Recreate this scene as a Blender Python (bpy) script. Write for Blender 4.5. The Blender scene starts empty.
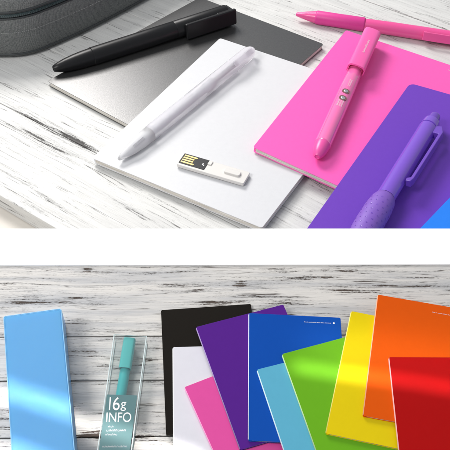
import bpy, bmesh, math, random
from mathutils import Vector, Matrix
random.seed(7)
S = bpy.context.scene
COL = S.collection
# ------------------------------------------------------------------ camera
F, H = 800.0, 0.40                       # focal length in photo pixels (450 wide), camera height above the upper planks
def ncam(el, roll):
    el, roll = math.radians(el), math.radians(roll)
    return Vector((math.cos(el)*math.sin(roll), math.cos(el)*math.cos(roll), math.sin(el)))
nT, nBc = ncam(45, 2), ncam(56, 4)
fw = Vector((0, 0, -1)); yT = (fw - nT*fw.dot(nT)).normalized(); xT = yT.cross(nT)
R = Matrix((xT, yT, nT))                 # camera axes -> world axes
CAM = Vector((0, 0, H))
cd = bpy.data.cameras.new('camera'); cam = bpy.data.objects.new('camera', cd); COL.objects.link(cam)
cam.matrix_world = Matrix.Translation(CAM) @ R.to_4x4()
cd.sensor_width = 36; cd.lens = 36*F/450; cd.clip_start = 0.01; cd.clip_end = 50
S.camera = cam
# ------------------------------------------------------------------ world, lamps, exposure
S.view_settings.view_transform = 'Standard'; S.view_settings.look = 'None'
S.view_settings.exposure = 0.0; S.view_settings.gamma = 1.0
w = bpy.data.worlds.new('World'); S.world = w; w.use_nodes = True
w.node_tree.nodes['Background'].inputs[0].default_value = (0.90, 0.94, 1.0, 1)
w.node_tree.nodes['Background'].inputs[1].default_value = 0.46
def area(name, loc, target, sx, sy, energy, color=(1, 1, 1), up='Y', spread=180):
    l = bpy.data.lights.new(name, 'AREA'); l.shape = 'RECTANGLE'; l.size = sx; l.size_y = sy
    l.energy = energy; l.color = color; l.spread = math.radians(spread)
    o = bpy.data.objects.new(name, l); COL.objects.link(o)
    o.location = loc; o.rotation_euler = (Vector(target)-Vector(loc)).to_track_quat('-Z', up).to_euler()
    return o
area('window_light', (-0.46, 1.25, 0.82), (0, 0.33, 0), 0.50, 0.40, 14.0, (1.0, 0.97, 0.94))
area('side_fill', (-0.55, 0.02, 0.75), (0, 0.25, 0.05), 0.30, 0.30, 5.0, (1.0, 0.98, 0.96))  # unseen fill lamp, added to lift the front board and white divider
# ------------------------------------------------------------------ frames: upper planks (world) and raised front board
def ray(px, py):
    return (R @ Vector((px-225, 225-py, -F))).normalized()
def TP(px, py, z=0.0):
    d = ray(px, py); return CAM + d*((z-H)/d.z)
nB = (R @ nBc).normalized()
d0 = ray(225, 229); OB = CAM + d0*((0.075-H)/d0.z)          # back edge of the raised board
def hitB(px, py, h=0.0):
    d = ray(px, py); return CAM + d*(((OB + nB*h) - CAM).dot(nB)/d.dot(nB))
xB = (hitB(440, 229)-hitB(10, 229)).normalized(); yB = nB.cross(xB)
MB = Matrix((xB, yB, nB)).transposed().to_4x4(); MB.translation = OB
MBi = MB.inverted()
def BP(px, py, z=0.0):
    return MBi @ hitB(px, py, z)
def streak(name, pa, pb, hgt, sy, spread, energy):
    a_, b_ = hitB(*pa), hitB(*pb); c_ = (a_+b_)/2; xx = (b_-a_).normalized(); zz = nB; yy = zz.cross(xx)
    l = bpy.data.lights.new(name, 'AREA'); l.shape = 'RECTANGLE'; l.size = (b_-a_).length; l.size_y = sy; l.energy = energy
    l.spread = math.radians(spread); l.color = (1.0, .97, .92)
    o = bpy.data.objects.new(name, l); COL.objects.link(o)
    m = Matrix((xx, yy, zz)).transposed().to_4x4(); m.translation = c_+zz*hgt; o.matrix_world = m
streak('sun_band_lamp', (-40, 385), (200, 463), .24, .004, 4, .0056)  # unseen narrow lamps, added to lay sunlit bands across the front board
streak('sun_band_lamp', (-60, 432), (60, 478), .24, .004, 4, .0030)
streak('sun_band_lamp', (292, 374), (540, 414), .22, .001, 4, .0036)
streak('sun_band_lamp', (306, 352), (540, 388), .30, .02, 8, .0042)
# ------------------------------------------------------------------ helpers
def tag(o, label=None, cat=None, group=None, kind=None):
    for k, v in (('label', label), ('category', cat), ('group', group), ('kind', kind)):
        if v: o[k] = v
    return o
def empty(name, label, cat, M, group=None):
    o = bpy.data.objects.new(name, None); COL.objects.link(o); o.matrix_world = M; o.empty_display_size = .01
    return tag(o, label, cat, group)
def link(name, bm, mat, parent=None, M=None, smooth=False, bevel=0, seg=2, label=None):
    bmesh.ops.recalc_face_normals(bm, faces=bm.faces)
    me = bpy.data.meshes.new(name); bm.to_mesh(me); bm.free()
    for m in (mat if isinstance(mat, (list, tuple)) else [mat]): me.materials.append(m)
    o = bpy.data.objects.new(name, me); COL.objects.link(o)
    if parent: o.parent = parent
    if M is not None: o.matrix_local = M
    if smooth:
        for p in me.polygons: p.use_smooth = True
    if bevel:
        b = o.modifiers.new('b', 'BEVEL'); b.width = bevel; b.segments = seg; b.limit_method = 'ANGLE'; b.angle_limit = .6
        for p in me.polygons: p.use_smooth = True
        b.harden_normals = True
    if label: o['label'] = label
    return o
def rrect(u0, v0, u1, v1, r, n=5):
    """rounded rectangle outline; r = (ru, rv) radii in each axis"""
    ru, rv = r; out = []
    for cx, cy, a in ((u1-ru, v1-rv, 0), (u0+ru, v1-rv, 90), (u0+ru, v0+rv, 180), (u1-ru, v0+rv, 270)):
        for k in range(n+1):
            t = math.radians(a+90*k/n); out.append((cx+ru*math.cos(t), cy+rv*math.sin(t)))
    return out
def prism(bm, pts, z0, z1, mi=0):
    """pts = list of Vectors (xyz); extruded from z+z0 to z+z1"""
    lo = [bm.verts.new((p.x, p.y, p.z+z0)) for p in pts]; hi = [bm.verts.new((p.x, p.y, p.z+z1)) for p in pts]
    fs = [bm.faces.new(hi), bm.faces.new(lo[::-1])]
    n = len(pts)
    for i in range(n): fs.append(bm.faces.new((lo[i], lo[(i+1) % n], hi[(i+1) % n], hi[i])))
    for f in fs: f.material_index = mi
def box(bm, x0, x1, y0, y1, z0, z1, mi=0):
    prism(bm, [Vector(p) for p in ((x0, y0, 0), (x1, y0, 0), (x1, y1, 0), (x0, y1, 0))], z0, z1, mi)
def lathe(bm, prof, n=40, x0cap=True):
    """revolve (x, r) about the x axis"""
    rings = []
    for x, r in prof:
        rings.append([bm.verts.new((x, r*math.cos(2*math.pi*k/n), r*math.sin(2*math.pi*k/n))) for k in range(n)])
    for a, b in zip(rings, rings[1:]):
        for k in range(n): bm.faces.new((a[k], a[(k+1) % n], b[(k+1) % n], b[k]))
    if prof[0][1] > 1e-6: bm.faces.new(rings[0])
    if prof[-1][1] > 1e-6: bm.faces.new(rings[-1][::-1])
# ------------------------------------------------------------------ materials
def new_mat(name):
    m = bpy.data.materials.new(name); m.use_nodes = True
    nt = m.node_tree; return m, nt, nt.nodes['Principled BSDF']
def N(nt, t, **kw):
    n = nt.nodes.new(t)
    for k, v in kw.items(): setattr(n, k, v)
    return n
def mth(nt, op, a, b=None, c=None, clamp=False):
    n = N(nt, 'ShaderNodeMath', operation=op, use_clamp=clamp)
    for i, v in enumerate((a, b, c)):
        if v is None: continue
        if isinstance(v, (int, float)): n.inputs[i].default_value = v
        else: nt.links.new(v, n.inputs[i])
    return n.outputs[0]
def maprange(nt, v, a, b, c=0.0, d=1.0, smooth=True):
    n = N(nt, 'ShaderNodeMapRange', interpolation_type='SMOOTHSTEP' if smooth else 'LINEAR')
    nt.links.new(v, n.inputs[0])
    for i, x in enumerate((a, b, c, d)): n.inputs[i+1].default_value = x
    return n.outputs[0]
def mixc(nt, f, a, b, blend='MIX'):
    n = N(nt, 'ShaderNodeMix', data_type='RGBA', blend_type=blend)
    if isinstance(f, (int, float)): n.inputs[0].default_value = f
    else: nt.links.new(f, n.inputs[0])
    for i, v in ((6, a), (7, b)):
        if isinstance(v, (tuple, list)): n.inputs[i].default_value = (*v[:3], 1)
        else: nt.links.new(v, n.inputs[i])
    return n.outputs[2]
def noise(nt, vec, scale, detail=4, rough=.6, sc=(1, 1, 1), off=(0, 0, 0)):
    mp = N(nt, 'ShaderNodeMapping'); mp.inputs[3].default_value = sc if sc[2] != 1 or sc[1] < 50 else (sc[0], sc[1], sc[1]); mp.inputs[1].default_value = off
    nt.links.new(vec, mp.inputs[0])
    n = N(nt, 'ShaderNodeTexNoise'); n.inputs['Scale'].default_value = scale
    n.inputs['Detail'].default_value = detail; n.inputs['Roughness'].default_value = rough
    nt.links.new(mp.outputs[0], n.inputs['Vector']); return n.outputs[0]
def bump(nt, bs, h, strength, dist):
    b = N(nt, 'ShaderNodeBump'); b.inputs['Strength'].default_value = strength; b.inputs['Distance'].default_value = dist
    nt.links.new(h, b.inputs['Height']); nt.links.new(b.outputs[0], bs.inputs['Normal'])
def plastic(name, col, rough=.35, coat=0.0, grain=.25, gscale=900, trans=0, metallic=0, spec=.5, sss=0):
    m, nt, bs = new_mat(name)
    tc = N(nt, 'ShaderNodeTexCoord').outputs['Object']
    v = noise(nt, tc, 260, 6, .7)
    c = mixc(nt, v, [x*(.95 if grain else .99) for x in col], [min(1, x*(1.04 if grain else 1.01)) for x in col])
    nt.links.new(c, bs.inputs['Base Color'])
    bs.inputs['Roughness'].default_value = rough
    if grain > .06: nt.links.new(maprange(nt, noise(nt, tc, 140, 6, .7), .3, .7, rough*.95, rough*1.05), bs.inputs['Roughness'])
    bs.inputs['Coat Weight'].default_value = coat; bs.inputs['Coat Roughness'].default_value = .12
    bs.inputs['Transmission Weight'].default_value = trans; bs.inputs['Metallic'].default_value = metallic
    bs.inputs['Specular IOR Level'].default_value = spec
    if sss:
        bs.inputs['Subsurface Weight'].default_value = sss; bs.inputs['Subsurface Radius'].default_value = (.4, .7, 1); bs.inputs['Subsurface Scale'].default_value = .01
    if grain: bump(nt, bs, noise(nt, tc, gscale, 3, .5), grain, .00012)
    return m
def paper_mat():
    m, nt, bs = new_mat('paper')
    tc = N(nt, 'ShaderNodeTexCoord').outputs['Object']
    ln = noise(nt, tc, 1, 2, .5, (60, 60, 5200))
    c = mixc(nt, maprange(nt, ln, .35, .65), (.50, .46, .40), (.86, .83, .77))
    nt.links.new(c, bs.inputs['Base Color']); bs.inputs['Roughness'].default_value = .8
    bump(nt, bs, ln, .5, .0003); return m
PAPER = paper_mat()
def wood_mat(name, paint, paint2, under, spots, seed, amount=.0, scale=1.0, hairline=.7, greyness=.34):
    """chipped white paint on weathered planks; grain along local x"""
    m, nt, bs = new_mat(name)
    tc = N(nt, 'ShaderNodeTexCoord').outputs['Object']
    pid = N(nt, 'ShaderNodeAttribute', attribute_name='pid').outputs['Fac']
    cmb = N(nt, 'ShaderNodeCombineXYZ'); nt.links.new(mth(nt, 'MULTIPLY', pid, .37), cmb.inputs[0]); nt.links.new(mth(nt, 'MULTIPLY', pid, .31), cmb.inputs[2])
    add = N(nt, 'ShaderNodeVectorMath', operation='ADD'); nt.links.new(tc, add.inputs[0]); nt.links.new(cmb.outputs[0], add.inputs[1])
    # a slow wobble so the grain lines are not ruler straight
    wob = noise(nt, add.outputs[0], 9*scale, 2, .5, (1, 1.6, 1), (seed, 0, 0))
    sh = N(nt, 'ShaderNodeCombineXYZ'); nt.links.new(mth(nt, 'MULTIPLY', mth(nt, 'SUBTRACT', wob, .5), .007/scale), sh.inputs[1])
    ad2 = N(nt, 'ShaderNodeVectorMath', operation='ADD'); nt.links.new(add.outputs[0], ad2.inputs[0]); nt.links.new(sh.outputs[0], ad2.inputs[1])
    P = ad2.outputs[0]
    s = scale
    fine = noise(nt, P, 1, 6, .72, (42*s, 900*s, 1), (seed*3.3, seed, 0))
    mid = noise(nt, P, 1, 6, .66, (17*s, 330*s, 1), (seed*1.3, 5, 0))
    crumb = noise(nt, P, 1, 5, .75, (420*s, 1300*s, 1), (1, seed, 0))
    big = noise(nt, add.outputs[0], 1, 3, .55, (11*s, 60*s, 1), (seed*2, 3, 0))
    sp = None
    sep = N(nt, 'ShaderNodeSeparateXYZ'); nt.links.new(tc, sep.inputs[0])
    for (x, y, lx, ly, a) in spots:
        ex = mth(nt, 'DIVIDE', mth(nt, 'SUBTRACT', sep.outputs[0], x), lx); ey = mth(nt, 'DIVIDE', mth(nt, 'SUBTRACT', sep.outputs[1], y), ly)
        d = mth(nt, 'ADD', mth(nt, 'MULTIPLY', ex, ex), mth(nt, 'MULTIPLY', ey, ey))
        g = mth(nt, 'MULTIPLY', mth(nt, 'EXPONENT', mth(nt, 'MULTIPLY', d, -1.0)), a*.62)
        sp = g if sp is None else mth(nt, 'ADD', sp, g)
    base = mth(nt, 'ADD', mth(nt, 'MULTIPLY', fine, .5), mth(nt, 'MULTIPLY', mid, .5))
    base = mth(nt, 'ADD', mth(nt, 'MULTIPLY', mth(nt, 'SUBTRACT', base, .5), 1.45), .5)
    base = mth(nt, 'ADD', base, mth(nt, 'MULTIPLY', mth(nt, 'SUBTRACT', crumb, .5), .42))
    lvl = mth(nt, 'ADD', mth(nt, 'MULTIPLY', mth(nt, 'SUBTRACT', big, .5), .30), amount)
    t = mth(nt, 'ADD', base, lvl)
    if sp is not None: t = mth(nt, 'ADD', t, sp)
    chip = maprange(nt, t, .675, .70)
    worn = maprange(nt, t, .56, .70)
    # long hairline cracks along the grain: thin contour lines of a very stretched noise
    hn = noise(nt, P, 1, 3, .5, (5*s, 150*s, 1), (seed, seed*2, 0))
    hair = maprange(nt, mth(nt, 'ABSOLUTE', mth(nt, 'SUBTRACT', hn, .5)), .0, .011, 1, 0)
    hair = mth(nt, 'MULTIPLY', hair, maprange(nt, noise(nt, P, 1, 4, .7, (24*s, 120*s, 1), (7, seed, 0)), .46, .62))
    tint = maprange(nt, noise(nt, P, 1, 5, .65, (9*s, 130*s, 1), (seed, 9, 0)), .35, .68)
    pc = mixc(nt, tint, paint, paint2)
    pc = mixc(nt, mth(nt, 'MULTIPLY', worn, .38), pc, [x*.50 for x in paint2])
    g2 = noise(nt, P, 1, 5, .7, (34*s, 2100*s, 1), (4, seed, 0))
    pc = mixc(nt, maprange(nt, g2, .44, .68, .0, greyness), pc, (.26, .25, .235))
    pc = mixc(nt, maprange(nt, crumb, .56, .72, 0, .35), pc, (.30, .29, .28))
    uc = mixc(nt, maprange(nt, noise(nt, P, 1, 4, .6, (60*s, 700*s, 1), (8, 8, 0)), .3, .7), under, [x*2.4+.02 for x in under])
    pc = mixc(nt, mth(nt, 'MULTIPLY', hair, hairline), pc, [x*1.5 for x in under])
    nt.links.new(mixc(nt, chip, pc, uc), bs.inputs['Base Color'])
    nt.links.new(maprange(nt, chip, 0, 1, .55, .85), bs.inputs['Roughness'])
    hgt = mth(nt, 'SUBTRACT', mth(nt, 'MULTIPLY', g2, .35), mth(nt, 'ADD', mth(nt, 'ADD', chip, hair), mth(nt, 'MULTIPLY', worn, .4)))
    bump(nt, bs, hgt, .6, .0005/s)
    return m
def planks(name, M, mat, x0, x1, seams, thick, kind_label, gap=.0008, pj=None):
    """boards side by side between the seam positions, in local coordinates of M"""
    bm = bmesh.new(); lay = bm.faces.layers.float.new('pid')
    for i, (a, b) in enumerate(zip(seams, seams[1:])):
        n0 = len(bm.faces); z = random.uniform(-.0003, .0003)
        box(bm, x0, x1, a+gap/2, b-gap/2, -thick+z, z)
        bm.faces.ensure_lookup_table()
        for f in bm.faces[n0:]: f[lay] = i*1.37+.5
    o = link(name, bm, mat, M=None, bevel=.0005)
    o.matrix_world = M
    return o
# ------------------------------------------------------------------ the setting: table, upper planks, raised front board
AT = math.radians(-34.2)
MT = Matrix.Rotation(AT, 4, 'Z'); MTi = MT.inverted()
def tl(px, py): return MTi @ TP(px, py)
def spots_T(lst):
    out = []
    for (x0, y0, x1, y1, wd, a) in lst:
        p, q = tl(x0, y0), tl(x1, y1); out.append(((p.x+q.x)/2, (p.y+q.y)/2, abs(p.x-q.x)/2+.004, wd, a))
    return out
def spots_B(lst):
    out = []
    for (x0, y0, x1, y1, wd, a) in lst:
        p, q = BP(x0, y0), BP(x1, y1); out.append(((p.x+q.x)/2, (p.y+q.y)/2, abs(p.x-q.x)/2+.002, wd, a))
    return out
wT = wood_mat('upper_planks_paint', (.71, .71, .69), (.62, .62, .605), (.050, .047, .045),
    spots_T([(4, 101, 74, 143, .0026, .36), (5, 122, 60, 150, .0030, .13), (66, 134, 100, 154, .0040, .30), (8, 106, 60, 136, .009, .10), (20, 128, 70, 152, .008, .09), (100, 168, 160, 192, .004, .14),
             (10, 192, 60, 222, .0030, .13), (300, 33, 336, 45, .0022, .24), (376, 4, 450, 30, .0016, .20), (296, 206, 330, 224, .006, .15),
             (228, 6, 262, 20, .003, .16), (86, 120, 104, 130, .002, .2), (398, 14, 410, 20, .002, .2), (60, 62, 75, 70, .003, .1), (310, 190, 335, 196, .004, .14), (340, 8, 375, 16, .003, .1)]),
    3.0, amount=-.034, scale=.85, hairline=.9, greyness=.22)
ys = sorted([tl(30, 213.5).y, tl(39, 122).y-.001, tl(64, 56).y, tl(136, 16).y, tl(412, 17).y])
ys = [ys[0]] + [y for y in ys[1:] if y-ys[0] > .02]
while ys[-1] < .75: ys.append(ys[-1]+.075)
planksT = planks('wooden_planks', MT, wT, -.62, .75, ys, .0135, 'T')
tag(planksT, kind='structure')
tm, nt, bs = new_mat('table_beige')
tc = N(nt, 'ShaderNodeTexCoord').outputs['Object']
nt.links.new(mixc(nt, noise(nt, tc, 30, 5, .6), (.62, .58, .52), (.74, .70, .64)), bs.inputs['Base Color']); bs.inputs['Roughness'].default_value = .6
bm = bmesh.new(); box(bm, -1.6, 1.6, -.9, 1.7, -.05, -.0142); tag(link('table', bm, tm), kind='structure')

wB = wood_mat('front_planks_paint', (.66, .635, .60), (.46, .46, .465), (.032, .022, .016),
    spots_B([(0, 303, 48, 301, .0014, .30), (0, 283, 20, 284, .0008, .2), (150, 285, 215, 284, .0010, .22), (295, 285, 450, 286, .0010, .24), (385, 277, 445, 279, .0007, .2),
             (238, 280, 245, 289, .0016, .30), (86, 268, 90, 270, .0014, .34), (70, 299, 82, 297, .0009, .28), (140, 282, 160, 281, .0009, .2), (195, 305, 235, 302, .0016, .24), (92, 429, 105, 431, .0020, .20), (78, 436, 150, 437, .0022, .30),
             (80, 434, 100, 434, .0014, .25), (300, 277, 335, 277, .0008, .2), (140, 361, 160, 359, .0015, .25), (75, 352, 100, 350, .0012, .16), (95, 366, 110, 364, .001, .2), (335, 290, 375, 292, .0012, .2), (376, 290, 412, 294, .0013, .22)]),
    11.0, amount=.028, scale=1.35, hairline=1.0, greyness=.30)
yb = [BP(50, 336.7).y, BP(50, 381).y, BP(110, 437).y, BP(225, 470).y-.02]
shelf = bpy.data.objects.new('raised_board', None); COL.objects.link(shelf); shelf.matrix_world = MB; shelf['kind'] = 'structure'
bm = bmesh.new(); lay = bm.faces.layers.float.new('pid')
Y0 = BP(225, 265.3).y
sy = [Y0] + yb
for i, (a, b) in enumerate(zip(sy, sy[1:])):
    n0 = len(bm.faces); z = random.uniform(-.0002, .0001)
    box(bm, -.22, .22, b+.0003, a-(.0003 if i else -.002), -.008+z, z); bm.faces.ensure_lookup_table()
    for f in bm.faces[n0:]: f[lay] = i*2.3+.4
Mr = Matrix.Rotation(math.radians(-.7), 4, 'Z')
link('plank_surface', bm, wB, shelf, bevel=.0003)
white = plastic('white_lacquer', (.97, .97, .97), .45, grain=0, spec=.3)
bm = bmesh.new()
prism(bm, [Vector((-.22, Y0, 0)), Vector((.22, Y0, 0)), Vector((.22, 0, 0)), Vector((-.22, 0, 0))], -.0079, .0005)
link('white_divider', bm, white, shelf)
bm = bmesh.new()
for x in (-.19, .18):
    pts = [MBi @ Vector(p) for p in ()]
    box(bm, x, x+.012, -.15, -.004, -.055, -.0082)
link('side_support', bm, white, shelf)
# ------------------------------------------------------------------ notebooks
def pl(name, col, rough=.36, **k): return plastic('cover_'+name, col, rough, **{'spec': .28, **k})
def bil(Q, u, v):
    """Q = [near-left, far-left, far-right, near-right] top-surface corners"""
    a = Q[0].lerp(Q[3], u); b = Q[1].lerp(Q[2], u); return a.lerp(b, v)
def notebook(label, Q, M, mat, thick, group, spine='L', ct=.0005, rad=.0025, fore=.0006, pages=PAPER, bev=.0002, fold=None):
    c = (Q[0]+Q[1]+Q[2]+Q[3])/4; base = Matrix.Translation(M @ Vector((c.x, c.y, c.z-thick)))
    rot = M.to_3x3().to_4x4(); E = base @ rot
    root = empty('notebook', label, 'notebook', E, group)
    q = [p-Vector((c.x, c.y, c.z-thick)) for p in Q]
    wd, ht = (Q[3]-Q[0]).length, (Q[1]-Q[0]).length
    def pts(u0, v0, u1, v1, r): return [bil(q, u, v) for u, v in rrect(u0, v0, u1, v1, (r/wd, r/ht))]
    bm = bmesh.new()
    prism(bm, pts(0, 0, 1, 1, rad), -ct, 0)
    prism(bm, pts(0, 0, 1, 1, rad), -thick, -thick+ct)
    su = (0, .0016/wd) if spine == 'L' else (1-.0016/wd, 1)
    vv = rad/ht
    prism(bm, [bil(q, su[0], vv), bil(q, su[1], vv), bil(q, su[1], 1-vv), bil(q, su[0], 1-vv)], -thick+ct*.5, -ct*.5)
    link('cover', bm, mat, root, bevel=bev)
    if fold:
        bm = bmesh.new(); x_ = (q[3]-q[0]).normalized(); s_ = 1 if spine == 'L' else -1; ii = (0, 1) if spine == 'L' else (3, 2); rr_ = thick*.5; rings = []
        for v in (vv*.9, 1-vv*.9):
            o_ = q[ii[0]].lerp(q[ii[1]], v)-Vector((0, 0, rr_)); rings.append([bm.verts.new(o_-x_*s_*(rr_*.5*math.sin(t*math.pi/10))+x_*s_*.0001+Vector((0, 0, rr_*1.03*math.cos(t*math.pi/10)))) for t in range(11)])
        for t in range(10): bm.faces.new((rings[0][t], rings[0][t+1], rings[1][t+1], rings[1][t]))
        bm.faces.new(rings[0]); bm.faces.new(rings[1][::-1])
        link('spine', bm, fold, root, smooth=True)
    bm = bmesh.new(); fu, fv = fore/wd, fore/ht
    u0, u1 = (su[1], 1-fu) if spine == 'L' else (fu, su[0])
    prism(bm, pts(u0, fv, u1, 1-fv, rad*.8), -thick+ct, -ct)
    link('page_block', bm, pages, root)
    return root, q
GT = 'notebooks laid over one another on the upper planks'
LT, WT = .199, .147
th = .0046
# black (silvery) notebook
A = TP(47, 81, .0047); B_ = TP(195, 0, .0047); dl = (B_-A).normalized()
C = TP(324, 44, .0047); 
wdir = (TP(125, 123, .0047)-A).normalized()
dfar = (C-TP(231, 9, .0047)).normalized()
# far-left corner: where the left edge line meets the far edge line
def isect(p, d, q, e):
    den = d.x*e.y-d.y*e.x; t = ((q.x-p.x)*e.y-(q.y-p.y)*e.x)/den; return p+d*t
FL = isect(A, dl, C, dfar); dr = (TP(303, 62, .0047)-C).normalized()
NR = isect(A, wdir, C, dr)
blackcov, nt_, bs_ = new_mat('cover_graphite')
tc = N(nt_, 'ShaderNodeTexCoord').outputs['Object']
nt_.links.new(mixc(nt_, noise(nt_, tc, 700, 4, .7), (.12, .12, .122), (.20, .20, .198)), bs_.inputs['Base Color'])
bs_.inputs['Roughness'].default_value = .33; bs_.inputs['Metallic'].default_value = .85; bs_.inputs['Specular IOR Level'].default_value = .6
bump(nt_, bs_, noise(nt_, tc, 1500, 3, .6), .5, .0001)
notebook('graphite black notebook under the black pen beside the grey pouch', [A, FL, C, NR], Matrix(), blackcov, th, GT, rad=.003)
# white notebook
zw = (.0055, .0095)
Wq = [TP(92, 158, .0068), TP(220, 38, .0097), None, TP(262, 228, .0062)]
Wq[2] = Wq[1]+(Wq[3]-Wq[0]); Wq[2].z = .0088
whitecov = pl('white', (.67, .675, .69), .42)
notebook('white notebook carrying the frosted pen and the small USB drive', Wq, Matrix(), whitecov, th, GT, rad=.002)
# pink notebook
P0, P1 = TP(253, 147, .0135), TP(346, 30, .0142)
wd = (TP(336.7, 184, .011)-P0).normalized(); wd2 = (TP(450, 61.7, .0125)-P1).normalized()
P3 = P0+wd*.150; P2 = P1+wd2*.150; P3.z = .0060; P2.z = .0070
pinkcov = pl('pink', (.93, .12, .47), .38)
pinkT, pinkq = notebook('bright pink notebook under the upright pink pen, partly on the white one', [P0, P1, P2, P3], Matrix(), pinkcov, th, GT, rad=.002)
# purple notebook
U1 = TP(410, 83, .0185); Ue = TP(307, 228, .0108); dl = (Ue-U1).normalized()
U0 = U1+dl*LT; U2 = U1+(TP(450, 95.5, .0165)-U1).normalized()*WT; U3 = U2+(U0-U1)
U0.z = .0100; U3.z = .0085; U2.z = .0145
purpcov = pl('purple', (.155, .050, .47), .40)
notebook('violet notebook with rounded corners under the violet grip pen', [U0, U1, U2, U3], Matrix(), purpcov, .0040, GT, rad=.005)
# blue notebook, corner only
V1 = TP(470, 176.5, .018); dl = (TP(420, 229, .016)-V1).normalized(); V0 = V1+dl*LT
pr = Vector((-dl.y, dl.x, 0)).normalized(); V2 = V1+pr*WT; V3 = V0+pr*WT
for v, z in ((V0, .0145), (V1, .018), (V2, .0155), (V3, .012)): v.z = z
notebook('azure blue notebook, only its edge showing at the right over the violet one', [V0, V1, V2, V3], Matrix(), pl('azure', (.02, .22, .85), .38), .0040, GT, rad=.003)
# front board
GB = 'rainbow notebooks fanned out on the front board'
LB, WB_, tb = .0683, .0482, .0015
def lit_fold(mat, col, f=.45):  # pale fold colour with the bright edge highlight put into the tint
    return plastic('lit_fold_'+mat.name, [c*(1-f)+.95*f for c in col], .5, grain=0, spec=.15)
def nbB(label, tlp, left, top, z, mat, col=None, f=.45, flen=None, ang=None, spine='L', dz=(0, 0, 0, 0), width=WB_):
    h = z+tb
    p1 = BP(*tlp, h); dl = (BP(*left, h)-p1).normalized(); dw = (BP(*top, h)-p1).normalized()
    p0 = p1+dl*LB; p2 = p1+dw*width; p3 = p0+dw*width
    q = [p0, p1, p2, p3]
    for i in range(4): q[i] = q[i]+Vector((0, 0, dz[i]))
    return notebook(label, q, MB, mat, tb, GB, spine=spine, ct=.0002, rad=.0008, fore=.0003, bev=.00012, fold=lit_fold(mat, col, f) if col else None)
k = .0014
nbB('black notebook at the back left of the fan', (161, 310), (166, 433), (248, 304), 0, pl('black', (.008, .006, .004), .6, spec=.1), spine='R')
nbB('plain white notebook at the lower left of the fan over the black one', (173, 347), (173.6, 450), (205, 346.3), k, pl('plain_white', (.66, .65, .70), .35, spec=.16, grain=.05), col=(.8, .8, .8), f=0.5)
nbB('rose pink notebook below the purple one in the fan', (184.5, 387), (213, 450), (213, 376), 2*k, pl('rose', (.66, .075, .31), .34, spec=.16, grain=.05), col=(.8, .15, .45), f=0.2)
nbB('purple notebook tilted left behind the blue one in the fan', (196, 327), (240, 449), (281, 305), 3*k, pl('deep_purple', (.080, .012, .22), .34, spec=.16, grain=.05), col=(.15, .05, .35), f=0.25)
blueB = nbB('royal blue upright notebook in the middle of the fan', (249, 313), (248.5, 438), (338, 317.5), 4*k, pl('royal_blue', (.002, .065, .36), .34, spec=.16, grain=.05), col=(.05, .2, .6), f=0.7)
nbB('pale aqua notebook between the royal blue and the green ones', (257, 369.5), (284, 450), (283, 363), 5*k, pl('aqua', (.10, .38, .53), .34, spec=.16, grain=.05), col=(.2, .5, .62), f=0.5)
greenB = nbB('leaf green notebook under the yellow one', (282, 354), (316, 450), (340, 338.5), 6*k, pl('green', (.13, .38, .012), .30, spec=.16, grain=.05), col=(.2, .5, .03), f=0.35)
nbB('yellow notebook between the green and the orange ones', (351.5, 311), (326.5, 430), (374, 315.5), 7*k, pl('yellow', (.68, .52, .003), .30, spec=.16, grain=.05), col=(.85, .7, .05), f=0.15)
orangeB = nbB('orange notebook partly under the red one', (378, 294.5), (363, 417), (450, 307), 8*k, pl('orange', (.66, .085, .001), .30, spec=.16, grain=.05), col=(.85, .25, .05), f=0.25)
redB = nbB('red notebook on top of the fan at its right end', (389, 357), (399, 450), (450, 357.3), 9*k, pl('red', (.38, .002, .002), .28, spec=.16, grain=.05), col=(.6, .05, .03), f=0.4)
# ------------------------------------------------------------------ small print
INK = plastic('white_print', (.85, .85, .85), .5, grain=0)
MARK, nt_m, bs_m = new_mat('faint_print')
bs_m.inputs['Base Color'].default_value = (.85, .83, .85, 1); bs_m.inputs['Alpha'].default_value = .5; bs_m.inputs['Roughness'].default_value = .5
def text(parent, name, s, M, size, mat=INK, ext=.00004, sx=1.0):
    cu = bpy.data.curves.new(name, 'FONT'); cu.body = s; cu.size = size; cu.extrude = ext
    o = bpy.data.objects.new('tmp', cu); COL.objects.link(o)
    dg = bpy.context.evaluated_depsgraph_get(); me = bpy.data.meshes.new_from_object(o.evaluated_get(dg))
    bpy.data.objects.remove(o); me.name = name; me.materials.clear(); me.materials.append(mat)
    t = bpy.data.objects.new(name, me); COL.objects.link(t); t.parent = parent; t.matrix_local = M @ Matrix.Diagonal((sx, 1, 1, 1)); return t
def frame(o, x, n=Vector((0, 0, 1))):
    x = x.normalized(); y = n.cross(x).normalized(); z = x.cross(y)
    m = Matrix((x, y, z)).transposed().to_4x4(); m.translation = o; return m
def cover_print(nb, u, v, length, s=None, dot=False, marks=16, hgt=.0006, M=MB, lift=.00006):
    """a tiny printed line on a cover at (u, v), running along the cover's width: short strokes too small to read"""
    root, q = nb
    wx = q[2]-q[1]; o = bil(q, u, v)+Vector((0, 0, lift)); n = (q[3]-q[0]).cross(q[1]-q[0]).normalized()
    m = frame(o, wx, n); bm = bmesh.new(); x = 0; rr = random.Random(5)
    while x < length:
        w_ = rr.uniform(.25, .5)*hgt; h_ = rr.choice((.6, .6, .9))*hgt
        box(bm, x, x+w_, 0, h_, 0, .00003); x += w_+rr.choice((.25, .25, .25, .8))*hgt
    if dot:
        prism(bm, [Vector((x+.0012+.0005*math.cos(a*math.pi/6), .0003+.0005*math.sin(a*math.pi/6), 0)) for a in range(12)], 0, .00004)
    t = link('printed_line', bm, MARK if not dot else INK, root); t.matrix_local = m
cover_print(blueB, .60, .945, .0140, dot=True, hgt=.0004)
cover_print(orangeB, .60, .925, .016, hgt=.0005)
cover_print(redB, .72, .955, .012, hgt=.0005)
cover_print((pinkT, pinkq), .66, .955, .022, hgt=.0010)
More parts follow.
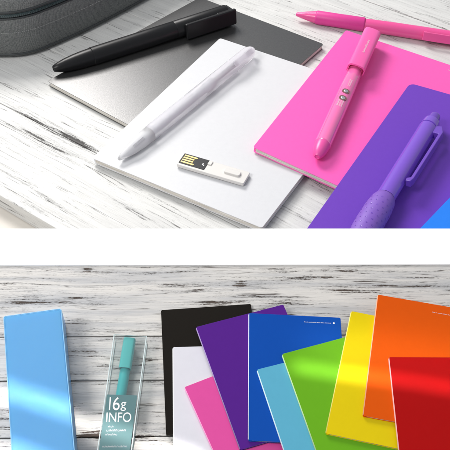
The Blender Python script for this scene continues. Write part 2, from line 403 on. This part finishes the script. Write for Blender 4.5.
# ------------------------------------------------------------------ pens
def pen_matrix(a, b, rollz=0.0, M=Matrix()):
    x = (b-a).normalized(); up = Vector((0, 0, 1)); y = up.cross(x).normalized(); z = x.cross(y)
    m = Matrix((x, y, z)).transposed().to_4x4(); m.translation = a
    return M @ m @ Matrix.Rotation(rollz, 4, 'X')
def rounded(prof, n=6):
    return prof
def end_cap(x, r, k=5, depth=None):
    d = depth or r*.5
    return [(x-d+d*math.sin(t*math.pi/2/k), r*(1-.25*(1-math.cos(t*math.pi/2/k)))-(r*.35 if t == k else 0)) for t in range(k+1)]+[(x, 0)]
def slab_pen(label, a, b, r, mats, M=Matrix(), roll=0.0, group=None, cx=.70, nose=.085, cwid=1.18, shell=True):
    """stick pen whose clip is one broad rectangular slab at the top end"""
    mbar, mclip, mtip = mats; L = (b-a).length
    root = empty('pen', label, 'pen', pen_matrix(a, b, roll, M), group)
    bm = bmesh.new(); n = nose*L
    lathe(bm, [(n, r*.93), (n+.0005, r), (L*.5, r*1.0), (L*.66, r), (L*.664, r*.96), (L*.668, r)]+end_cap(L*.985, r))
    link('barrel', bm, mbar, root, smooth=True).modifiers.new('e', 'EDGE_SPLIT').split_angle = .6
    bm = bmesh.new(); lathe(bm, [(.0006, 0), (.0006, r*.24), (0, r*.30), (.0004, r*.36), (n*.12, r*.52), (n*.30, r*.70), (n*.55, r*.85), (n*.8, r*.925), (n*.97, r*.95), (n, r*.95), (n, 0)])
    link('tip', bm, mtip, root, smooth=True).modifiers.new('e', 'EDGE_SPLIT').split_angle = .9
    bm = bmesh.new(); w = r*cwid
    if shell:                            # arched cap, open underneath
        outer = [(-w, r*.05), (-w, r*.95), (-w*.86, r*1.27)]+[(w*t/4, r*(1.47-.16*(t/4)**2)) for t in range(-3, 4)]+[(w*.86, r*1.27), (w, r*.95), (w, r*.05)]
        inner = [(w-.14*r, r*.05), (w-.14*r, r*.9), (w*.6, r*1.14), (0, r*1.24), (-w*.6, r*1.14), (-w+.14*r, r*.9), (-w+.14*r, r*.05)]
        ps = outer+inner; lo = [bm.verts.new((L*cx, y, z)) for y, z in ps]; hi = [bm.verts.new((L-.0003, y, z)) for y, z in ps]
        bm.faces.new(lo); bm.faces.new(hi[::-1])
        for i in range(len(ps)): bm.faces.new((lo[i], lo[(i+1) % len(ps)], hi[(i+1) % len(ps)], hi[i]))
    else: box(bm, L*cx, L, -w, w, r*1.02, r*1.50)
    box(bm, L*.90, L-(.0008 if shell else .0003), -w*.80, w*.80, -r*.6, r*1.02+.0001)
    link('clip', bm, mclip, root, bevel=r*(.05 if shell else .16), seg=3)
    return root, L
pinkP = plastic('pink_plastic', (.95, .17, .46), .16, coat=1.0, grain=0); pinkC = plastic('pink_clip_plastic', (.93, .13, .43), .34, grain=0)
pinkD = plastic('pink_tip_plastic', (.80, .09, .36), .35, grain=0)
blkP = plastic('black_plastic', (.009, .009, .010), .36, grain=.2, spec=.3)
a, b = TP(53.5, 69, .010), TP(230, 12, .013)
slab_pen('black pen with broad clip lying across the graphite notebook', a, b, .0080, (blkP, blkP, blkP), roll=math.radians(84), nose=.20, cwid=.92, shell=False)
a, b = TP(317, 157, .0172), TP(370.5, 37, .0205)
a.z = .0172; 
ppen, L = slab_pen('pink stick pen with slab clip lying on the pink notebook', a, b, .0064, (pinkP, pinkC, pinkD), roll=math.radians(10), cx=.655)
r = .0064
def onbarrel(x, ang, rr=None, flip=False, r=r):
    """matrix on the barrel surface: x along the pen, normal at angle ang from local z"""
    n = Vector((0, math.sin(ang), math.cos(ang))); m = frame(n*(rr or r*1.01)+Vector((x, 0, 0)), Vector((1, 0, 0)), n); return m
silver = plastic('silver_stud', (.75, .75, .78), .25, metallic=1, grain=0)
brown = plastic('brown_ring', (.20, .10, .09), .5, grain=0)
for x in (.40, .455):
    m = onbarrel(L*x, math.radians(0))
    bm = bmesh.new()
    prism(bm, [Vector((.0031*math.cos(t*math.pi/8), .0031*math.sin(t*math.pi/8), 0)) for t in range(16)], -.0009, .0001)
    e = link('emblem_ring', bm, brown, ppen, M=m)
    bm = bmesh.new()
    bmesh.ops.create_icosphere(bm, subdivisions=2, radius=.0020)
    for v in bm.verts: v.co.z = v.co.z*.35+.0001
    link('emblem', bm, silver, ppen, M=m, smooth=True)
def scribble(parent, m, length, hgt, rows=1, seed=1):
    rr = random.Random(seed); bm = bmesh.new()
    for k in range(rows):
        x = 0
        while x < length:
            w_ = rr.uniform(.25, .6)*hgt; box(bm, x, x+w_, k*hgt*1.5, k*hgt*1.5+hgt*rr.choice((.7, 1)), -.0002, .0001); x += w_+.3*hgt
    return link('printed_marks', bm, MARK, parent, M=m)
scribble(ppen, onbarrel(L*.335, 0, r*.99) @ Matrix.Translation((0, -.0018, 0)), .0085, .0011, 3, 3)
scribble(ppen, onbarrel(L*.50, 0, r*.99) @ Matrix.Translation((0, -.0014, 0)), .009, .0010, 2, 4)
scribble(ppen, Matrix.Translation((L*.77, -.0010, r*1.475)), .020, .0018, 1, 9)
def click_pen(label, a, b, r, mats, roll=0.0, group=None, gx=(.07, .27), gr=1.0, dimples=False, M=Matrix(), clipx=(.60, .865), cw=.42):
    """click pen: nose, rubber grip, barrel, collar, push button and a narrow clip on the local +z side"""
    mbar, mgrip, mclip = mats; L = (b-a).length
    root = empty('pen', label, 'pen', pen_matrix(a, b, roll, M), group)
    g0, g1 = gx[0]*L, gx[1]*L
    bm = bmesh.new(); lathe(bm, [(0, 0), (0, r*.20), (.001, r*.30), (g0*.5, r*.62), (g0, r*.93), (g0, 0)])
    link('tip', bm, mbar, root, smooth=True).modifiers.new('e', 'EDGE_SPLIT').split_angle = .9
    bm = bmesh.new(); lg = g1-g0
    if gr > 1.05:
        prof = [(g0, r*.98), (g0+.08*lg, r*1.12), (g0+.3*lg, r*gr*.93), (g0+.55*lg, r*gr), (g0+.8*lg, r*gr*.98), (g0+.93*lg, r*gr*.88), (g0+.985*lg, r*gr*.76), (g1, r*.9)]
    else:
        prof = [(g0, r*.94), (g0+.03*lg, r*1.03), (g0+.5*lg, r*1.03), (g0+.97*lg, r*1.06), (g1, r*.98)]
    lathe(bm, prof, 48); link('grip', bm, mgrip, root, smooth=True)
    if dimples:
        bm = bmesh.new()
        for i in range(9):
            for j in range(14):
                x = g0+lg*(.30+.07*i); fr = (x-g0)/lg
                rr_ = r*gr*(.93+(fr-.3)/.25*.07 if fr < .55 else (1-(fr-.55)/.25*.02 if fr < .8 else .98-(fr-.8)/.13*.10))
                an = 2*math.pi*(j+.5*(i % 2))/14; n_ = Vector((0, math.sin(an), math.cos(an)))
                m = frame(Vector((x, 0, 0))+n_*(rr_-.0002), Vector((1, 0, 0)), n_)
                ps = [m @ Vector((.0006*math.cos(t*math.pi/4), .0006*math.sin(t*math.pi/4), .0003)) for t in range(8)]
                vs = [bm.verts.new(p) for p in ps]; vc = bm.verts.new(m @ Vector((0, 0, .0001))); 
                for t in range(8): bm.faces.new((vs[t], vs[(t+1) % 8], vc))
        link('grip_dots', bm, mclip, root, smooth=True)
    bm = bmesh.new(); c = L*.905
    lathe(bm, [(g1-.0003, r*.88), (g1+.004, r*.93), (L*.45, r*.98), (L*.6, r), (c-.0006, r), (c-.0003, r*.9), (c+.0003, r*.9), (c+.0006, r*1.02), (L*.945, r*.92), (L*.95, r*.8), (L*.95, 0)])
    link('barrel', bm, mbar, root, smooth=True).modifiers.new('e', 'EDGE_SPLIT').split_angle = .6
    bm = bmesh.new(); lathe(bm, [(L*.945, r*.66), (L*.985, r*.62)]+[(L*(.985+.015*math.sin(t*math.pi/10)), r*.62*math.cos(t*math.pi/10)) for t in range(1, 6)])
    link('push_button', bm, mclip, root, smooth=True).modifiers.new('e', 'EDGE_SPLIT').split_angle = .7
    bm = bmesh.new(); x0, x1 = clipx[0]*L, clipx[1]*L; w = r*cw
    ps = [(x1+.006, r*.8), (x1+.007, r*1.5), (x1, r*1.95), (x0+.004, r*1.75), (x0, r*1.6), (x0, r*1.05), (x0+.003, r*1.05), (x0+.0045, r*1.42), (x1-.003, r*1.58), (x1-.002, r*.8)]
    lo = [bm.verts.new((x, -w, z)) for x, z in ps]; hi = [bm.verts.new((x, w, z)) for x, z in ps]
    bm.faces.new(lo); bm.faces.new(hi[::-1])
    for i in range(len(ps)): bm.faces.new((lo[i], lo[(i+1) % len(ps)], hi[(i+1) % len(ps)], hi[i]))
    link('clip', bm, mclip, root, bevel=r*.08)
    return root, L
purP = plastic('violet_plastic', (.20, .085, .58), .22, coat=.5, grain=0); purG = plastic('violet_grip_rubber', (.21, .10, .49), .55, grain=.3)
purC = plastic('violet_clip', (.15, .06, .46), .28, coat=.2, grain=0)
b = TP(436, 115, .0255); q_ = TP(366, 229, .0200); a = b+(q_-b).normalized()*.190
click_pen('violet click pen with bulging dimpled grip lying on the violet notebook', a, b, .0070, (purP, purG, purC), roll=math.radians(78), gx=(.10, .45), gr=1.40, dimples=True, clipx=(.55, .875))
magG = plastic('magenta_grip', (.72, .045, .30), .45, grain=.2); magP = plastic('rose_barrel', (.82, .09, .32), .3, coat=.2, grain=0)
a = TP(296, 14.2, .0062); q_ = TP(450, 37.5, .0066); b = a+(q_-a).normalized()*.190
click_pen('deep pink click pen lying on the bare planks at the top right', a, b, .0062, (magP, magG, magP), roll=math.radians(72), gx=(.10, .345), gr=1.0, clipx=(.63, .865), cw=.62)
# frosted pen
fm, nt_, bs_ = new_mat('frosted_plastic')
bs_.inputs['Base Color'].default_value = (.93, .92, .95, 1); bs_.inputs['Roughness'].default_value = .22
bs_.inputs['Transmission Weight'].default_value = .72; bs_.inputs['IOR'].default_value = 1.12
bs_.inputs['Subsurface Weight'].default_value = .0; bs_.inputs['Subsurface Scale'].default_value = .004
clearm, nt_, bs_ = new_mat('clear_tip_plastic')
bs_.inputs['Base Color'].default_value = (.95, .95, .96, 1); bs_.inputs['Roughness'].default_value = .22; bs_.inputs['Transmission Weight'].default_value = .55; bs_.inputs['IOR'].default_value = 1.12
greym = plastic('grey_refill', (.70, .70, .73), .4, grain=0)
a, b = TP(119, 159, .0112), TP(253.5, 49, .0160); r2 = .0064; L2 = (b-a).length
fp = empty('pen', 'frosted white pen lying diagonally on the white notebook', 'pen', pen_matrix(a, b, math.radians(40)))
bm = bmesh.new(); lathe(bm, [(L2*.20, r2*.97), (L2*.23, r2), (L2*.50, r2), (L2*.505, r2*.955), (L2*.51, r2), (L2*.93, r2*.96)]+[(L2*(.93+.07*math.sin(t*math.pi/12)), r2*.96*math.cos(t*math.pi/12)) for t in range(1, 7)])
link('barrel', bm, fm, fp, smooth=True)
bm = bmesh.new(); lathe(bm, [(0, 0), (0, r2*.22), (L2*.03, r2*.45), (L2*.08, r2*.74), (L2*.14, r2*.91), (L2*.20, r2*.97), (L2*.20, 0)])
link('tip', bm, clearm, fp, smooth=True)
bm = bmesh.new(); lathe(bm, [(L2*.012, 0), (L2*.02, r2*.16), (L2*.06, r2*.42), (L2*.065, r2*.5), (L2*.16, r2*.5), (L2*.20, r2*.42), (L2*.60, r2*.42), (L2*.605, r2*.6), (L2*.66, r2*.6), (L2*.665, r2*.3), (L2*.85, r2*.3), (L2*.85, 0)]); link('refill', bm, greym, fp, smooth=True)
bm = bmesh.new()
box(bm, L2*.80, L2*.95, -.0026, .0026, r2*1.05, r2*1.35); box(bm, L2*.91, L2*.95, -.0026, .0026, r2*.6, r2*1.05); link('clip', bm, fm, fp, bevel=.0008, seg=3)
GREYINK = plastic('grey_print', (.5, .5, .53), .5, grain=0)
m_ = frame(Vector((0, math.sin(.1), math.cos(.1)))*r2*.86+Vector((L2*.075, -.001, 0)), Vector((1, 0, 0)), Vector((0, math.sin(.1), math.cos(.1))))
scribble(fp, m_ @ Matrix.Rotation(-math.radians(5), 4, 'Y'), .012, .0008, 2, 6).data.materials[0] = GREYINK
# ------------------------------------------------------------------ USB drive
zt = .0078
c4 = [TP(175.5, 165.5, zt+.0030), TP(183.5, 152.5, zt+.0033), TP(249.3, 171.5, zt+.0031), TP(245.5, 182, zt+.0028)]
cc = sum(c4, Vector())/4
Mu = frame(Vector((cc.x, cc.y, zt)), c4[2]-c4[1])
usb = empty('usb_drive', 'tiny white USB drive with gold contacts lying on the white notebook', 'usb drive', Mu)
uq = [Mu.inverted() @ p for p in c4]
xl = (uq[0].x+uq[1].x)/2; xr = (uq[2].x+uq[3].x)/2; yl = (uq[0].y+uq[3].y)/2; yh = (uq[1].y+uq[2].y)/2
usbw = plastic('usb_white', (.72, .70, .67), .35, grain=0); usbb = plastic('usb_black', (.012, .012, .014), .35, grain=0)
gold = plastic('gold_contact', (.95, .72, .30), .3, metallic=1, grain=0)
h = .0028; W_ = xr-xl; D_ = yh-yl; zb = -.0001
bm = bmesh.new(); prism(bm, [Vector((x, y, 0)) for x, y in rrect(xl, yl, xr, yh, (.0012, .0012))], zb, h); link('body', bm, usbw, usb, bevel=.0004)
bm = bmesh.new(); prism(bm, [Vector((x, y, 0)) for x, y in rrect(xl+W_*.015, yl+D_*.14, xl+W_*.40, yh-D_*.02, (.0006, .0006))], h-.001, h+.0004); pad = link('contact_pad', bm, usbb, usb, bevel=.0002)
for i in range(4):
    y0 = yl+D_*(.22+.185*i); bm = bmesh.new()
    box(bm, xl+W_*.04, xl+W_*(.20 if i in (1, 2) else .23), y0, y0+D_*.10, h+.0003, h+.0006); link('contact', bm, gold, pad)
bm = bmesh.new(); box(bm, xl+W_*.335, xl+W_*.35, yl+D_*.45, yl+D_*.60, h+.0003, h+.00055); box(bm, xl+W_*.355, xl+W_*.37, yl+D_*.40, yl+D_*.5, h+.0003, h+.00055); link('pad_mark', bm, INK, pad)
bm = bmesh.new(); prism(bm, [Vector((x, y, 0)) for x, y in rrect(xl+W_*.66, yl+D_*.36, xl+W_*.90, yl+D_*.72, (.0016, .0016))], h-.0005, h+.0016); link('raised_tab', bm, usbw, usb, bevel=.0005)
bm = bmesh.new(); prism(bm, [Vector((x, y, 0)) for x, y in rrect(xl+W_*.40, yl+D_*.62, xl+W_*.455, yl+D_*.95, (.0006, .0006))], h-.0005, h+.0009); link('latch', bm, usbw, usb, bevel=.0003)
# ------------------------------------------------------------------ grey zip pouch
nm, nt_, bs_ = new_mat('grey_nylon')
tc = N(nt_, 'ShaderNodeTexCoord').outputs['Object']
def wave(nt, vec, rot, scale):
    mp = N(nt, 'ShaderNodeMapping'); mp.inputs[2].default_value = rot; nt.links.new(vec, mp.inputs[0])
    wv = N(nt, 'ShaderNodeTexWave'); wv.inputs['Scale'].default_value = scale; wv.inputs['Distortion'].default_value = .6; wv.inputs['Detail'].default_value = 1
    nt.links.new(mp.outputs[0], wv.inputs[0]); return wv.outputs['Fac']
w1 = wave(nt_, tc, (0, 0, .6), 420); w2 = wave(nt_, tc, (0, math.pi/2, .3), 420)
wv = mth(nt_, 'MULTIPLY', w1, w2); sp_ = noise(nt_, tc, 900, 3, .8)
c1 = mixc(nt_, wv, (.075, .082, .081), (.165, .176, .172)); c1 = mixc(nt_, maprange(nt_, sp_, .35, .7), c1, (.21, .215, .21)); 
nt_.links.new(c1, bs_.inputs['Base Color']); bs_.inputs['Roughness'].default_value = .75
bump(nt_, bs_, mth(nt_, 'ADD', wv, mth(nt_, 'MULTIPLY', noise(nt_, tc, 45, 3, .5), 2.0)), .55, .0006)
dkm = plastic('dark_piping', (.035, .040, .042), .5, grain=.2); zipm = plastic('zip_teal_grey', (.050, .075, .080), .4, grain=0); thr = plastic('thread_grey', (.32, .33, .32), .7, grain=0)
ctl = [(-210, 40), (-140, 51), (-70, 56.5), (-25, 58), (0, 58.3), (20, 57.5), (38, 53.5), (52, 48), (66, 42), (90, 31), (120, 15.5), (150, -1), (200, -28), (240, -48)]
P = [TP(x, y) for x, y in ctl]
def catmull(P, n=10):
    out = []
    for i in range(len(P)-1):
        p0 = P[max(i-1, 0)]; p1 = P[i]; p2 = P[i+1]; p3 = P[min(i+2, len(P)-1)]
        for k in range(n):
            t = k/n; out.append(.5*((2*p1)+(p2-p0)*t+(2*p0-5*p1+4*p2-p3)*t*t+(3*p1-p0-3*p2+p3)*t**3))
    out.append(P[-1]); return out
path = catmull(P)
far = [Vector((path[-1].x-.03, path[-1].y+.05, 0)), Vector((path[-1].x-.10, path[-1].y+.09, 0)), Vector((path[0].x+.06, path[-1].y+.09, 0)), Vector((path[0].x-.01, path[-1].y+.05, 0)), Vector((path[0].x-.035, path[0].y+.06, 0)), Vector((path[0].x-.02, path[0].y+.015, 0))]
loop = path+far; NL = len(loop)
nrm = []
for i in range(NL):
    t = (loop[(i+1) % NL]-loop[i-1]).normalized(); nrm.append(Vector((t.y, -t.x, 0)))
cen = sum(loop, Vector())/NL
org = Vector((cen.x, cen.y, 0))
pouch = empty('zip_pouch', 'grey woven zip pouch with rounded corner at the top left', 'pouch', Matrix.Translation(org))
def ring(d, z): return [loop[i]+nrm[i]*d+Vector((0, 0, z))-org for i in range(NL)]
prof = [(-.004, .0004), (-.0012, .0008), (.0006, .004), (.0014, .012), (.0020, .022), (.0018, .030), (.0010, .0365), (-.0008, .0392), (-.0012, .0415), (-.0002, .0435), (-.0004, .050), (-.0030, .0545), (-.008, .0575), (-.018, .0592)]
bm = bmesh.new(); rs = [[bm.verts.new(p) for p in ring(d, z)] for d, z in prof]
for r0, r1 in zip(rs, rs[1:]):
    for i in range(NL): bm.faces.new((r0[i], r0[(i+1) % NL], r1[(i+1) % NL], r1[i]))
bm.faces.new(rs[-1]); bm.faces.new(rs[0][::-1])
link('body', bm, nm, pouch, smooth=True)
def tube(bm, pts, r, closed=True, n=8):
    m = len(pts); rr = []
    for i, p in enumerate(pts):
        t = (pts[(i+1) % m]-pts[i-1]).normalized() if closed or 0 < i < m-1 else ((pts[1]-pts[0]) if i == 0 else (pts[-1]-pts[-2])).normalized()
        s = t.cross(Vector((0, 0, 1))).normalized(); u = s.cross(t)
        rr.append([bm.verts.new(p+s*r*math.cos(2*math.pi*k/n)+u*r*math.sin(2*math.pi*k/n)) for k in range(n)])
    for i in range(m if closed else m-1):
        A_, B2 = rr[i], rr[(i+1) % m]
        for k in range(n): bm.faces.new((A_[k], A_[(k+1) % n], B2[(k+1) % n], B2[k]))
for nme, d, z, rad_, mt in (('piping', .0008, .0042, .0009, dkm), ('piping', -.0002, .0385, .0010, dkm), ('piping', -.0002, .0445, .0010, dkm)):
    bm = bmesh.new(); tube(bm, ring(d, z), rad_); link(nme, bm, mt, pouch, smooth=True)
bm = bmesh.new(); tube(bm, ring(-.0006, .0415), .0011)
zp = link('zip', bm, zipm, pouch, smooth=True)
bm = bmesh.new(); zr = ring(.0006, .0415); 
for i in range(len(path)*1-1):
    p, q2 = zr[i], zr[i+1]; L_ = (q2-p).length; k_ = 0.0
    while k_ < L_:
        c = p.lerp(q2, k_/L_); t = (q2-p).normalized(); m = frame(c, t); 
        ps = [m @ Vector(v) for v in ((-.0003, -.0006, -.0008), (.0003, -.0006, -.0008), (.0003, .0004, -.0008), (-.0003, .0004, -.0008))]
        prism(bm, ps, 0, .0016); k_ += .0012
link('zip_teeth', bm, zipm, zp)
bm = bmesh.new(); st = ring(.0021, .0262)
for i in range(len(path)-1):
    p, q2 = st[i], st[i+1]; L_ = (q2-p).length; n_ = max(1, int(L_/.0022))
    for k2 in range(n_):
        a_, b_ = p.lerp(q2, (k2+.15)/n_), p.lerp(q2, (k2+.75)/n_); tube(bm, [a_, b_], .00022, closed=False, n=6)
link('stitching', bm, thr, pouch)
RIMS = []
# ------------------------------------------------------------------ light blue box on the front board
hb = .0160
q = [BP(11, 450, hb), BP(3, 316, hb), BP(61.5, 308, hb), BP(75, 450, hb)]
for i, j in ((0, 1), (3, 2)): q[i] = q[j]+(q[i]-q[j])*1.22
c = sum(q, Vector())/4; Mx = MB @ Matrix.Translation((c.x, c.y, 0))
bx_ = empty('plastic_box', 'translucent sky blue box at the lower left of the front board', 'box', Mx)
lb, nt_, bs_ = new_mat('sky_blue_plastic')
tc = N(nt_, 'ShaderNodeTexCoord').outputs['Object']
nt_.links.new(mixc(nt_, noise(nt_, tc, 40, 3, .5), (.12, .36, .70), (.14, .39, .73)), bs_.inputs['Base Color'])
bs_.inputs['Roughness'].default_value = .26; bs_.inputs['Subsurface Weight'].default_value = .6; bs_.inputs['Subsurface Radius'].default_value = (.4, .8, 1.0); bs_.inputs['Subsurface Scale'].default_value = .012
bs_.inputs['Coat Weight'].default_value = .15
q = [p-Vector((c.x, c.y, 0)) for p in q]; qw = (q[3]-q[0]).length; ql = (q[1]-q[0]).length
def qpts(u0, v0, u1, v1, r): return [bil(q, u, v) for u, v in rrect(u0, v0, u1, v1, (r/qw, r/ql))]
bm = bmesh.new(); prism(bm, qpts(0, 0, 1, 1, .0009), -hb+.0002, -.0040); link('base', bm, lb, bx_, bevel=.0005)
bm = bmesh.new(); prism(bm, qpts(.0, .0, 1., 1., .0012), -.0037, 0); link('lid', bm, lb, bx_, bevel=.0009, seg=4)
bm = bmesh.new(); prism(bm, qpts(.012, .006, .988, .994, .0009), -.0042, -.0035); seamb = plastic('seam_blue', (.09, .31, .66), .35, grain=0); link('seam', bm, seamb, bx_)
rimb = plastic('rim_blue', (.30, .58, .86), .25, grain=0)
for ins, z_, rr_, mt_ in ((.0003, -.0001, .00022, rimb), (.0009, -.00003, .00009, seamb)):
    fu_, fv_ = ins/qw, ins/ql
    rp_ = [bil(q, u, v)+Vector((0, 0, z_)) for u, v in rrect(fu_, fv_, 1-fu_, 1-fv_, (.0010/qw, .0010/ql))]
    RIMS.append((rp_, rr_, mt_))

for pts_, rr_, mt_ in RIMS:
    bm = bmesh.new(); tube(bm, pts_, rr_); link('rim', bm, mt_, bx_, smooth=True)
# ------------------------------------------------------------------ clear case with the teal pen
hc = .0075
cq = [BP(97.7, 450, hc), BP(114.3, 334.5, hc), BP(146.5, 336.5, hc), BP(131.5, 450, hc)]
for i, j in ((0, 1), (3, 2)): cq[i] = cq[j]+(cq[i]-cq[j])*1.15
c = sum(cq, Vector())/4; Mc = MB @ Matrix.Translation((c.x, c.y, 0))
case = empty('clear_case', 'slim clear plastic case printed with white lettering, teal pen inside', 'case', Mc)
am, nt_, bs_ = new_mat('clear_plastic')
nt_.nodes.remove(bs_); out = nt_.nodes['Material Output']
tr = N(nt_, 'ShaderNodeBsdfTransparent'); tr.inputs[0].default_value = (.975, .99, .99, 1); gl = N(nt_, 'ShaderNodeBsdfGlossy'); gl.inputs['Roughness'].default_value = .08
mx = N(nt_, 'ShaderNodeMixShader'); mx.inputs[0].default_value = .09
nt_.links.new(tr.outputs[0], mx.inputs[1]); nt_.links.new(gl.outputs[0], mx.inputs[2]); nt_.links.new(mx.outputs[0], out.inputs[0])
em, nt_, bs_ = new_mat('clear_plastic_edge')
bs_.inputs['Base Color'].default_value = (.80, .90, .90, 1); bs_.inputs['Roughness'].default_value = .2; bs_.inputs['Alpha'].default_value = .75
cq = [p-Vector((c.x, c.y, 0)) for p in cq]; cw = (cq[3]-cq[0]).length; cl = (cq[1]-cq[0]).length
def cpt(u, v, z=0): return bil(cq, u, v)+Vector((0, 0, z))
bm = bmesh.new(); t_ = .0003
prism(bm, [cpt(.01, .01), cpt(.99, .01), cpt(.99, .99), cpt(.01, .99)], -t_, 0); link('lid', bm, am, case)
bm = bmesh.new(); ew = t_/cw; eh = t_/cl
for (a0, b0, a1, b1) in ((0, 0, ew, 1), (1-ew, 0, 1, 1), (ew, 1-eh, 1-ew, 1), (ew, 0, 1-ew, eh)):
    prism(bm, [cpt(a0, b0), cpt(a1, b0), cpt(a1, b1), cpt(a0, b1)], -hc+.0003, -.0003)
link('side_walls', bm, am, case)
bm = bmesh.new(); r_ = .00028
for z in (0, -hc+.0004):
    tube(bm, [cpt(0, 0, z), cpt(0, 1, z), cpt(1, 1, z), cpt(1, 0, z)], r_ if z == 0 else r_*.6, closed=True, n=8)
link('rim', bm, em, case, smooth=False)
# printed sleeve panel over the lower part
sm, nt_, bs_ = new_mat('teal_grey_print')
bs_.inputs['Base Color'].default_value = (.125, .235, .245, 1); bs_.inputs['Roughness'].default_value = .22; bs_.inputs['Alpha'].default_value = .86
pv = None
def inv_v(py):  # v of an image height along the case's left edge
    p = MBi @ hitB(106, py, hc); p = p-Vector((c.x, c.y, 0)); d = cq[1]-cq[0]; return (p-cq[0]).dot(d)/d.dot(d)
vt = inv_v(394.5)
bm = bmesh.new(); prism(bm, [cpt(.035, .0), cpt(.955, .0), cpt(.955, vt), cpt(.035, vt)], .00003, .00012); link('printed_panel', bm, sm, case)
def case_text(s, px0, py, px1, size_px, name, bold=False):
    p = BP(px0, py, hc)-Vector((c.x, c.y, 0)); d = BP(px1, py, hc)-BP(px0, py, hc)
    x = (BP(px1, py, hc)-BP(px0, py, hc)).normalized(); n = x.cross((cq[1]-cq[0]).normalized())
    m = frame(p+Vector((0, 0, .00016)), x, n); m.translation = p+n*.00016
    t = text(case, name, s, Matrix(), size_px*.00059*1.35, ext=.00002)
    w0 = max(v.co.x for v in t.data.vertices)-min(v.co.x for v in t.data.vertices)
    x_0 = min(v.co.x for v in t.data.vertices)
    t.matrix_local = m @ Matrix.Diagonal((d.length/w0, 1, 1, 1)) @ Matrix.Translation((-x_0, 0, 0)); return t
case_text('1', 108.9, 410.2, 110.1, 12.0, 'lettering'); case_text('6', 112.6, 410.2, 119.4, 12.0, 'lettering'); case_text('g', 120.6, 408.0, 126, 8.4, 'lettering'); case_text('INFO', 106, 422.0, 131, 8.6, 'lettering')
def case_marks(px0, py, px1, hpx, seed):
    p = BP(px0, py, hc)-Vector((c.x, c.y, 0)); L_ = (BP(px1, py, hc)-BP(px0, py, hc)).length
    x = (cq[3]-cq[0]).normalized(); n = x.cross((cq[1]-cq[0]).normalized()); rr = random.Random(seed); bm = bmesh.new(); X = 0; hh = hpx*.00059
    while X < L_:
        w_ = rr.uniform(.35, .6)*hh; st_ = hh*.13; box(bm, X, X+st_, 0, hh*rr.choice((.75, 1)), 0, .00003); y_ = rr.choice((0, .35, .7))*hh; box(bm, X+st_, X+w_, y_, y_+st_, 0, .00003); box(bm, X+w_, X+w_+st_, 0, hh*.7, 0, .00003); X += w_+hh*.35
    m = frame(p, x, n); m.translation = p+n*.00016; link('printed_marks', bm, MARK, case, M=m)
case_marks(108, 427.5, 113, 1.5, 1); case_marks(106.5, 431.5, 125, 1.8, 2); case_marks(105.5, 435.5, 116, 1.6, 3); case_marks(102.5, 447.5, 126, 1.4, 4)
tealP = plastic('teal_plastic', (.10, .52, .50), .32, coat=.2, grain=0); tealB = plastic('teal_barrel', (.06, .47, .47), .3, coat=.2, grain=0)
a, b = BP(115.5, 428, .0031), BP(130, 340, .0031)
slab_pen('teal pen lying inside the clear plastic case', a, b, .0026, (tealB, tealP, tealB), M=MB, roll=math.radians(0), cx=.64)
